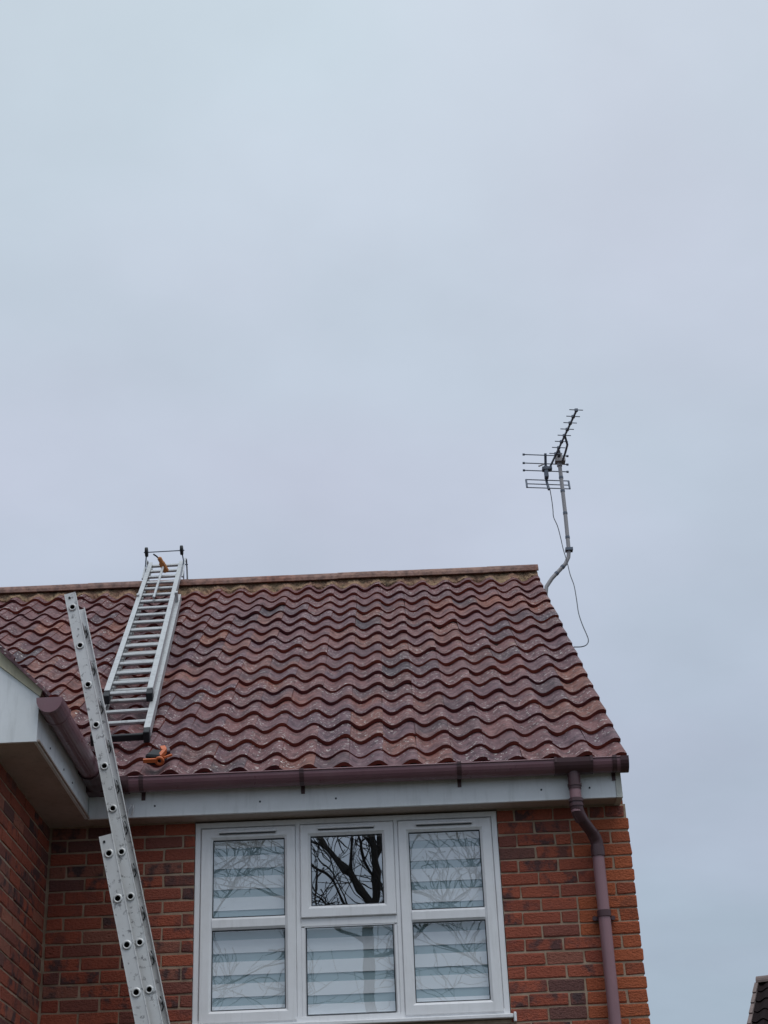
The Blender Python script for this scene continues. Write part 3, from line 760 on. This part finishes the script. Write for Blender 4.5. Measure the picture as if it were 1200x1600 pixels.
def holed_web(mb, Mx, y, z0, z1, w_, zs, r):
    """outer face of a stile with a round hole at every rung"""
    h = w_/2-.004; zs = sorted(zs); n_ = 16
    cuts = [z0]+[(a+b)/2 for a, b in zip(zs[:-1], zs[1:])]+[z1]
    for zc, a, b in zip(zs, cuts[:-1], cuts[1:]):
        v = []
        for k_ in range(n_):
            an = 2*math.pi*k_/n_; cx_, cz_ = math.cos(an), math.sin(an); t_ = .03/max(abs(cx_), abs(cz_))
            v.append(Mx @ Vector((r*cx_, y, zc+r*cz_)))
            v.append(Mx @ Vector((max(-h, min(h, t_*cx_*1.0)), y, zc+t_*cz_)))
        f = [(2*k_, 2*((k_+1) % n_), 2*((k_+1) % n_)+1, 2*k_+1) for k_ in range(n_)]
        mb.add(v, f)
        q = .03
        for (u0, u1, w0, w1) in ((-.03, .03, a, zc-q), (-.03, .03, zc+q, b), (-h, -.03, a, b), (.03, h, a, b)):
            if u1-u0 > 1e-5 and w1-w0 > 1e-5:
                mb.add([Mx @ Vector((u0, y, w0)), Mx @ Vector((u1, y, w0)), Mx @ Vector((u1, y, w1)), Mx @ Vector((u0, y, w1))], [(0, 1, 2, 3)])
def rung(Mx, y0, y1, z, r, col_r):
    mb = MB(); n_ = 18
    c = [Mx @ Vector((0, y0-.006, z)), Mx @ Vector((0, y1+.006, z))]
    mb.tube(c, r, n_, caps=False); mb.cur = 1
    mb.tube([Mx @ Vector((0, y0-.006, z)), Mx @ Vector((0, y0+.09, z))], r-.0025, n_, caps=False)
    mb.tube([Mx @ Vector((0, y0+.09, z)), Mx @ Vector((0, y0+.092, z))], r-.0024, n_); mb.cur = 0
    for yy, sg in ((y0, -1), (y1, 1)):
        # flared collar pressed against the outside of the stile
        ri, ro_ = r-.0025, col_r; v = []; f = []
        for rad, off in ((ri, .006), (r+.001, .0085), (col_r-.002, .006), (ro_, .0005)):
            for k_ in range(n_):
                an = 2*math.pi*k_/n_; v.append(Mx @ Vector((rad*math.cos(an), yy+sg*off, z+rad*math.sin(an))))
        for q in range(3):
            for k_ in range(n_): f.append((q*n_+k_, q*n_+(k_+1) % n_, (q+1)*n_+(k_+1) % n_, (q+1)*n_+k_))
        mb.add(v, f, True)
    return mb
MB_ = LM(P_B); MA_ = LM(P_A)
WB, WA = 0.35, 0.43
zlowB = -1.6
stile(MB_, 0, 1, zlowB, 2.25+.095, .066, [.25*i for i in range(-6, 10)], .0155).build('fly_stile', M_alu, lad)
stile(MB_, WB, -1, zlowB, 2.25+.145, .066).build('fly_stile', M_alu, lad)
for i in range(-6, 10): rung(MB_, 0, WB, .25*i, .0160, .0235).build('rung', [M_alu, M_hole], lad)
zbA = -(P_A.z)/d_.z+.03
stile(MA_, 0, 1, zbA, .75+.105, .072, [.25*i for i in range(-12, 4)], .0165).build('base_stile', M_alu, lad)
stile(MA_, WA, -1, zbA, .75+.105, .072).build('base_stile', M_alu, lad)
for i in range(-12, 4): rung(MA_, 0, WA, .25*i, .0170, .026).build('rung', [M_alu, M_hole], lad)
for yy in (0, WA):
    mb = MB(); mb.cbox((-.04, yy-.02, zbA-.03), (.04, yy+.02, zbA+.05), .004, MA_); mb.build('rubber_foot', M_black, lad)
for MX, zt_, x_ in ((MA_, .75+.070, -.012), (MB_, 2.25+.065, -.006)):            # black discs drawn for the dark of holes near the tops
    mb = MB(); mb.tube([MX @ Vector((x_, -.004, zt_)), MX @ Vector((x_, .001, zt_))], .007, 10); mb.build('hole_disc', M_black, lad)
# guide hooks holding the fly on the base, rubber pads between the rungs of the far stile
for zz in (.60,):
    mb = MB(); mb.cbox((-.036, -.040, zz-.02), (.036, -.004, zz+.02), .003, MA_ @ Matrix.Translation((.0, .045, 0)))
    mb.build('guide_bracket', M_alu, lad)
for i in range(-5, 10):
    mb = MB(); mb.tube([MB_ @ Vector((.012, WB-.006, .25*i+.028)), MB_ @ Vector((.018, WB-.010, .25*i-.03)), MB_ @ Vector((.004, WB-.008, .25*i-.05))], .0032, 6)
    mb.build('rung_clip', M_black, lad)
bpy.context.view_layer.update()
settle(lad, (0.64, -.48, 0))

# ------------------------------------------------------------------ roof ladder
rl_ = thing('roof_ladder', 'aluminium roof ladder lying up the tiles, hooked over the ridge with two wheels on top', 'ladder')
AL = R(4.27)
S_ = Vector((0, math.cos(RP), math.sin(RP))); N3 = Vector((0, -math.sin(RP), math.cos(RP)))
du = S_*math.cos(AL)-Vector((1, 0, 0))*math.sin(AL); dxx = Vector((1, 0, 0))*math.cos(AL)+S_*math.sin(AL)
def RM(P):
    m = Matrix((dxx, du, N3)).transposed().to_4x4(); m.translation = P; return m
AU = AL; AL = R(4.15); du = S_*math.cos(AL)-Vector((1, 0, 0))*math.sin(AL); dxx = Vector((1, 0, 0))*math.cos(AL)+S_*math.sin(AL)
LO = RM(RPt(-0.499, 0.655))
AL = AU; du = S_*math.cos(AL)-Vector((1, 0, 0))*math.sin(AL); dxx = Vector((1, 0, 0))*math.cos(AL)+S_*math.sin(AL)
UP = RM(RPt(-0.5455, 1.25))
def rail(Mx, x, y0, y1, n0, n1, w_, inward):
    mb = MB()
    mb.cbox((x-w_/2, y0, n1-.004), (x+w_/2, y1, n1), .001, Mx); mb.cbox((x-w_/2, y0, n0), (x+w_/2, y1, n0+.004), .001, Mx)
    xa = x-w_/2 if inward > 0 else x+w_/2-.004
    mb.cbox((xa, y0, n0+.0041), (xa+.004, y1, n1-.0041), .001, Mx)
    return mb
for sg in (-1, 1): rail(LO, sg*.160, -.03, 3.785, .040, .100, .040, -sg).build('base_rail', M_alu2, rl_)
for i in range(15):
    mb = MB(); yy = .18+i*.25
    mb.cbox((-.158, yy-.015, .060), (.158, yy+.015, .086), .007, LO); mb.build('rung', M_alu2, rl_)
for sg in (-1, 1): rail(UP, sg*.140, .04, 4.35, .108, .165, .038, -sg).build('top_rail', M_alu2, rl_)
for i in range(18):
    mb = MB(); yy = .045+i*.25-.015
    if yy > 4.33: break
    mb.cbox((-.138, yy-.017, .128), (.138, yy+.017, .154), .008, UP); mb.build('rung', M_alu2, rl_)
for sg in (-1, 1):
    mb = MB(); mb.cbox((sg*.140-.021, -.065, .098), (sg*.140+.021, .045, .158), .004, UP); mb.build('rubber_foot', M_black, rl_)
    mb = MB(); mb.cbox((sg*.160-.019, -.12, .028), (sg*.160+.019, -.025, .098), .004, LO); mb.build('rubber_foot', M_black, rl_)
    mb = MB(); mb.cbox((sg*.158-.012, 3.475, .098), (sg*.160+.012, 3.525, .185), .003, LO); mb.build('guide_bracket', M_alu2, rl_)
mb = MB(); mb.cbox((-.165, -.075, .030), (.165, -.045, .072), .004, LO); mb.build('stabiliser_bar', M_black, rl_)
# ridge hooks, wheels
yw = 4.20
for sg in (-1, 1):
    x = sg*.160
    mb = MB(); mb.tube([UP @ Vector((x, yw, .285)), UP @ Vector((x+sg*.012, yw-.02, .20)), UP @ Vector((x+sg*.012, yw-.10, .12)), UP @ Vector((x+sg*.010, yw-.18, .02))], .006, 8); mb.build('hook_strut', M_aer, rl_)
    mb = MB(); mb.tube([UP @ Vector((x+sg*.016, 3.75, .135)), UP @ Vector((x+sg*.018, 4.38, .18)), UP @ Vector((x+sg*.02, 4.50, .15)), UP @ Vector((x+sg*.02, 4.52, .06)), UP @ Vector((x+sg*.02, 4.38, -.22))], .008, 8); mb.build('ridge_hook', M_alu2, rl_)
    mb = MB(); c = UP @ Vector((x, yw, .292)); mb.tube([c-dxx*.014, c-dxx*.011, c+dxx*.011, c+dxx*.014], [.038, .045, .045, .038], 20); wheel = mb.build('wheel', M_black, rl_)
    mb = MB(); mb.tube([c-dxx*.017, c+dxx*.017], .013, 12); mb.build('hub', M_aer, wheel)
mb = MB(); mb.tube([UP @ Vector((-.185, yw, .290)), UP @ Vector((.185, yw, .290))], .005, 10); mb.build('axle', M_aer, rl_)
mb = MB(); mb.tube([UP @ Vector((-.18, 4.36, .125)), UP @ Vector((.20, 4.36, .125))], .006, 8); mb.build('hook_crossbar', M_aer, rl_)
bpy.context.view_layer.update(); settle(rl_, RPt(-.5215, .58))

# brush lying on that ladder
br = thing('long_brush', 'thin grey pole with a tan brush head lying up the roof ladder', 'brush')
p0, p1 = RPt(-0.757, 3.97, .182), RPt(-0.822, 5.06, .222)
mb = MB(); mb.tube([p0, p1], .011, 10); mb.build('pole', M_alu2, br)
dirp = (p1-p0).normalized()
T0 = p1+dxx*-.034+N3*.088; T1 = p1+dxx*.030-N3*.050
ax = (T1-T0).normalized(); sx = du.cross(ax).normalized(); Mh = Matrix((sx, ax, sx.cross(ax))).transposed().to_4x4(); Mh.translation = T0
Lh = (T1-T0).length
mb = MB(); mb.cbox((-.022, .0, -.014), (.016, Lh*.72, .020), .010, Mh); mb.cbox((-.026, Lh*.30, -.016), (.026, Lh, .022), .010, Mh); mb.build('brush_head', M_tan, br)
mb = MB(); mb.tube([T0+ax*.02, T0-ax*.012-dxx*.012, T0-ax*.035-dxx*.03], .007, 8); mb.build('hook_tip', M_black, br)
settle(br, p0)

# ------------------------------------------------------------------ orange hand tool on the lowest tiles
tl = thing('hand_tool', 'small orange and black hand tool lying on the lowest roof tiles above the gutter', 'tool')
Mt = Matrix((Vector((1, 0, 0)), S_, N3)).transposed().to_4x4(); Mt.translation = RPt(-0.215, .165, .030)
def T(*p): return Mt @ Vector(p)
mb = MB(); mb.cbox((-.062, -.030, -.012), (.034, .075, .052), .010, Mt @ Euler((0, 0, R(-18))).to_matrix().to_4x4()); mb.build('body', M_black, tl)
mb = MB(); mb.bar(T(-.072, -.048, .026), T(.010, -.048, .026), .018, .022, N3); mb.build('arm', M_org, tl)
mb = MB()
ring = [T(.022+.020*math.cos(q*math.pi/8), -.045, .020+.020*math.sin(q*math.pi/8)) for q in range(17)]
mb.tube(ring, .0095, 8, caps=False); mb.build('ring', M_org, tl)
mb = MB(); mb.bar(T(.020, -.02, .036), T(.044, .055, .050), .022, .026, N3); mb.bar(T(.040, .05, .050), T(.022, .105, .052), .030, .026, N3); mb.build('jaw', M_org, tl)
mb = MB(); mb.cbox((.048, .035, .012), (.085, .10, .052), .006, Mt @ Euler((0, 0, R(12))).to_matrix().to_4x4()); mb.build('trigger_block', M_gutd, tl)
mb = MB(); mb.bar(T(.045, -.018, .03), T(.085, .03, .03), .010, .012, N3); mb.build('strap', M_org, tl)
settle(tl, RPt(-0.215, .165, .0))

# small white hook on the fascia beside the ladder
wh = thing('white_hook', 'small white hook sticking out of the fascia beside the leaning ladder', 'hook')
mb = MB(); q_ = [(-.375, FAS_Y-.002, 4.375), (-.372, FAS_Y-.02, 4.405), (-.352, FAS_Y-.03, 4.428), (-.338, FAS_Y-.03, 4.432), (-.340, FAS_Y-.02, 4.405), (-.352, FAS_Y-.002, 4.376)]
mb.tube(q_, .006, 8); mb.build('loop', M_upvc, wh); settle(wh, (-.36, FAS_Y, 4.375))

# ------------------------------------------------------------------ TV aerial
ae = thing('tv_aerial', 'television aerial on a cranked grey mast fixed to the right gable end', 'aerial')
PY = 3.40
mast = [(2.60, PY, 6.95), (2.585, PY, 7.25), (2.600, PY, 7.37)]
mp = [Vector(p) for p in ((2.548, PY, 7.00), (2.540, PY, 7.26), (2.552, PY, 7.335), (2.606, PY, 7.412), (2.735, PY, 7.545), (2.768, PY, 7.61), (2.777, PY, 7.67), (2.779, PY, 8.05), (2.772, PY, 8.62))]
mb = MB(); mb.tube(mp, .0175, 14); m0 = mb.build('mast', M_mast, ae)
mb = MB(); mb.box((2.520, PY-.03, 7.00), (2.565, PY+.05, 7.03)); mb.box((2.520, PY-.02, 7.12), (2.560, PY+.05, 7.15)); mb.build('wall_bracket', M_mast, ae)
for i, (A, f_) in enumerate(((3, .35), (3, .8), (6, .35), (6, .98), (7, .38), (7, .62), (7, .88))):
    P = mp[A].lerp(mp[A+1], f_); dv = (mp[A+1]-mp[A]).normalized()
    mb = MB(); mb.tube([P-dv*.010, P+dv*.010], .0205, 12); mb.build('cable_tie', M_aer, ae)
mb = MB(); P = mp[6].lerp(mp[7], .05); mb.box((P.x-.03, P.y-.03, P.z-.02), (P.x+.035, P.y+.03, P.z+.005)); mb.build('mast_joint', M_aer, ae)
ZB = 8.600
b0 = Vector((2.692, 3.62, ZB)); b1 = Vector((2.858, 2.565, ZB)); bdv = (b1-b0).normalized(); bx_ = bdv.cross(Vector((0, 0, 1))).normalized()
if bx_.x < 0: bx_ = -bx_
mb = MB(); mb.bar(b0, b1, .014, .014); mb.build('boom', M_aer, ae)
for i in range(8):
    P = b1+(b0-b1)*(0.01+i*0.101); hl = .060
    mb = MB(); mb.tube([P-bx_*hl+Vector((0, 0, .010)), P+bx_*hl+Vector((0, 0, .010))], .0042, 6); mb.box((P.x-.014, P.y-.012, P.z-.004), (P.x+.014, P.y+.012, P.z+.018)); mb.build('director', M_aer, ae)
# support arm under the boom
Pb = b1+(b0-b1)*.40
mb = MB(); mb.tube([Pb, Pb+(b0-b1)*.10+Vector((.045, 0, -.035)), Pb+(b0-b1)*.20+Vector((.050, 0, -.055)), Vector((2.800, PY-.02, 8.565))], .010, 8); mb.build('boom_stay', M_aer, ae)
mb = MB(); mb.box((2.735, PY-.045, 8.555), (2.825, PY+.03, 8.585)); mb.box((2.745, PY-.035, 8.585), (2.80, PY+.02, 8.64)); mb.tube([(2.772, PY, 8.52), (2.772, PY, 8.66)], .024, 12); mb.build('mast_clamp', M_mast, ae)
mb = MB(); mb.cbox((2.76, PY-.055, 8.60), (2.785, PY-.035, 8.66), .003); mb.build('clamp_plate', M_black, ae)
# reflector panels at the rear
RYY = 3.56; xc = 2.662
up_ = [(8.675, RYY-.10), (8.620, RYY-.04), (8.566, RYY)]
for z, y in up_:
    mb = MB(); P = Vector((xc, y, z)); mb.tube([P-bx_*.203, P+bx_*.203], .0050, 8)
    for sg in (-1, 1): mb.tube([P+bx_*sg*.195, P+bx_*sg*.213], .011, 8)
    mb.build('reflector_rod', M_aer, ae)
lo_ = [(8.470, RYY), (8.420, RYY-.012), (8.372, RYY-.03)]
ends = []
for z, y in lo_:
    mb = MB(); P = Vector((xc+.006, y, z)); mb.tube([P-bx_*.198, P+bx_*.198], .0050, 8); mb.build('reflector_rod', M_aer, ae); ends.append(P)
for sg in (-1, 1):
    mb = MB(); mb.tube([e+bx_*sg*.198 for e in (ends[0], ends[2])], .009, 8); mb.build('end_bar', M_aer, ae)
mb = MB(); mb.tube([(xc, RYY-.10, 8.695), (xc, RYY, 8.57), (xc, RYY+.01, 8.46), (xc+.008, RYY-.035, 8.355)], .012, 8); mb.build('reflector_spine', M_aer, ae)
mb = MB(); mb.cbox((xc-.018, RYY-.05, 8.48), (xc+.018, RYY+.01, 8.60), .006); mb.cbox((xc-.035, RYY-.055, 8.555), (xc+.055, RYY+.005, 8.590), .006); mb.build('dipole_box', M_aer, ae)
mb = MB(); mb.tube([(xc-.07, RYY-.08, 8.575), (xc-.02, RYY-.07, 8.60)], .007, 6); mb.build('feeder_stub', M_mast, ae)
# cable hanging from the dipole and looping back to the verge
cab = [Vector(p) for p in [(2.678, 3.52, 8.364), (2.683, 3.5, 8.242), (2.682, 3.47, 8.122), (2.679, 3.45, 8.035), (2.703, 3.43, 7.934), (2.719, 3.42, 7.814), (2.727, 3.38, 7.68), (2.739, 3.3, 7.517), (2.742, 3.2, 7.347), (2.746, 3.05, 7.175), (2.729, 2.85, 6.949), (2.701, 2.6, 6.725), (2.695, 2.4, 6.538), (2.691, 2.2, 6.376), (2.689, 2.1, 6.281), (2.66, 2.0, 6.203), (2.607, 1.9, 6.146), (2.537, 1.8, 6.105)]]
def smooth(pts, n_=4):
    o = []
    for i in range(len(pts)-1):
        p0, p1, p2, p3 = pts[max(i-1, 0)], pts[i], pts[i+1], pts[min(i+2, len(pts)-1)]
        for k_ in range(n_):
            t_ = k_/n_; o.append(0.5*((2*p1)+(p2-p0)*t_+(2*p0-5*p1+4*p2-p3)*t_*t_+(3*p1-p0-3*p2+p3)*t_**3))
    return o+[pts[-1]]
mb = MB(); mb.tube(smooth(cab), .0042, 6); mb.build('cable', M_cable, ae)
settle(ae, (2.575, PY, 7.0))

# ------------------------------------------------------------------ neighbouring house
nb = thing('neighbour_house', 'dark roofed neighbouring house showing only its ridge end at the lower right', 'house')
P0 = Vector((6.235, 14, 5.86)); th = R(247); dn = Vector((math.cos(th), math.sin(th), 0)); rd = Vector((-dn.y, dn.x, 0))
if rd.x < 0: rd = -rd
pitch = math.atan(.75); Lr = 8.0; run = 3.2
mb = MB(); Pd = dn*run+Vector((0, 0, -run*.75))
mb.add([P0, P0+rd*Lr, P0+rd*Lr+Pd, P0+Pd], [(0, 1, 2, 3)]); Pd2 = -dn*run+Vector((0, 0, -run*.75)); mb.add([P0, P0+Pd2, P0+rd*Lr+Pd2, P0+rd*Lr], [(0, 1, 2, 3)]); nroof = mb.build('roof', M_felt, nb, recalc=False)
V_, F_, MI_, SM_ = [], [], [], []
sl = (dn*math.cos(pitch)+Vector((0, 0, -math.sin(pitch)))); nn = rd.cross(-sl).normalized()
if nn.z < 0: nn = -nn
Mn = Matrix((rd, -sl, nn)).transposed().to_4x4()
for i in range(14):
    for j in range(20):
        V, F, MI, SM = TV[(i+2*j) % 7]; b0_ = len(V_); Mx = Mn.copy(); Mx.translation = P0+sl*(.30+i*G)+rd*(j*WT-.03)+nn*.055
        V_ += [tuple(Mx @ Vector(p)) for p in V]; F_ += [tuple(q+b0_ for q in f) for f in F]; MI_ += MI; SM_ += SM
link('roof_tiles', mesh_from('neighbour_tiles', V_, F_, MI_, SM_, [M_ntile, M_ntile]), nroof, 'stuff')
for k in range(6):
    mb = MB(); v = []; na = 10
    for tt in (k*.45, k*.45+.442):
        for q in range(na+1):
            a = math.pi*q/na; v.append(P0+rd*(tt-.04)+dn*(math.cos(a)*.125)+Vector((0, 0, math.sin(a)*.105-.02)))
    v += [P0+rd*(k*.45-.04)+Vector((0, 0, -.03)), P0+rd*(k*.45+.402)+Vector((0, 0, -.03))]
    mb.add(v, [(q, q+1, na+2+q, na+1+q) for q in range(na)]+[(q+1, q, 2*na+2) for q in range(na)]); mb.build('ridge_tile', M_ridge if k < 0 else M_nverge, nroof)
mb = MB()
for i in range(14):
    a = P0+sl*(.10+i*G)-rd*.035+nn*(.030); b_ = a+sl*(G+.03)+nn*.022
    mb.bar(a, b_, .05, .05, nn)
mb.build('verge', M_nverge, nroof)
mb = MB(); mb.bar(P0+rd*.02-nn*.09, P0+rd*.02+sl*4-nn*.09, .03, .16, nn); mb.bar(P0+rd*.02+Vector((0, 0, -.09)), P0+rd*.02-dn*3.2+Vector((0, 0, -2.49)), .03, .16); mb.build('bargeboard', M_gutd, nb)
mb = MB(); A1 = P0+rd*.12-Vector((0, 0, .15)); w1 = dn*2.9; zz = P0.z-.15-2.9*.75
v = [A1, Vector(((A1+w1).x, (A1+w1).y, zz)), Vector(((A1+w1).x, (A1+w1).y, 0)), Vector(((A1-w1).x, (A1-w1).y, 0)), Vector(((A1-w1).x, (A1-w1).y, zz))]
v2 = [p+rd*(Lr-.3) for p in v]; mb.add(v+v2, [(0, 1, 2, 3, 4), (9, 8, 7, 6, 5), (1, 6, 7, 2), (4, 3, 8, 9)]); mb.build('wall', M_bsheet, nb)
settle(nb, (P0.x, P0.y, 0))

# ------------------------------------------------------------------ bare trees behind the camera, mirrored in the panes
def bare_tree(x, y, zf, seed, label, limbs, rt=.12, dense=1):
    rr = random.Random(seed)
    t_ = thing('bare_tree', label, 'tree', group='bare trees mirrored in the window')
    trunk = MB(); limb = MB(); twig = MB()
    fork = Vector((x, y, zf))
    trunk.tube([(x+.1, y, 0), (x+.02, y, zf*.5), fork], [rt*2, rt*1.5, rt], 10); trunk.build('trunk', M_bark, t_)
    def grow(p, d, L, r, lev):
        n_ = 5; pts = [p]; dd_ = d.copy()
        for i in range(n_):
            dd_ = (dd_+Vector((rr.uniform(-.26, .26), rr.uniform(-.26, .26), rr.uniform(-.10, .16)))).normalized(); pts.append(pts[-1]+dd_*L/n_)
        rs = [max(.007, r*(1-.5*i/n_)) for i in range(n_+1)]
        (limb if lev < 1 else twig).tube(pts, rs, 6 if lev < 2 else 3, caps=False)
        if lev >= 3: return
        for i in range(1, n_+1):
            for q in range(dense if lev < 2 else 1):
                ax = Vector((rr.uniform(-1, 1), rr.uniform(-1, 1), rr.uniform(-.35, .8))).normalized()
                nd = (dd_*.75+ax*.9).normalized(); grow(pts[i], nd, L*rr.uniform(.42, .64), rs[i]*.55, lev+1)
    for (h_, dv, L, r) in limbs: grow(Vector((x, y, 0)).lerp(fork, h_), Vector(dv).normalized(), L, r, 0)
    limb.build('limbs', M_bark, t_, recalc=False); twig.build('twigs', M_bark, t_, 'stuff', recalc=False)
    settle(t_, (x, y, 0))
bare_tree(0.72, -16.0, 7.6, 4, 'bare forked winter tree mirrored in the middle window pane', [(1, (-.42, 0, 1), 3.6, .068), (1, (.30, .2, 1), 3.4, .072), (1, (-.05, -.4, 1), 2.6, .05), (.92, (-1, .3, .6), 2.2, .035), (.88, (1, -.3, .6), 2.2, .035), (.95, (-.8, .5, .9), 2.6, .03), (.97, (.8, .3, .9), 2.4, .03)], .08)
bare_tree(-4.2, -21.0, 7.6, 9, 'bare winter tree mirrored faintly in the left window panes', [(1, (.5, .2, 1), 3.4, .06), (.95, (1, 0, .7), 3.6, .05), (.9, (1, .3, .3), 3.4, .035), (.7, (1, -.3, .35), 3.2, .03)], .09)
bare_tree(4.9, -19.0, 7.6, 21, 'bare winter tree mirrored faintly in the right window panes', [(1, (-.8, .1, 1), 3.6, .065), (.95, (-1, -.2, .55), 3.8, .05), (.85, (-1, .4, .35), 3.4, .035), (.72, (-1, 0, .3), 3.2, .03)], .09)
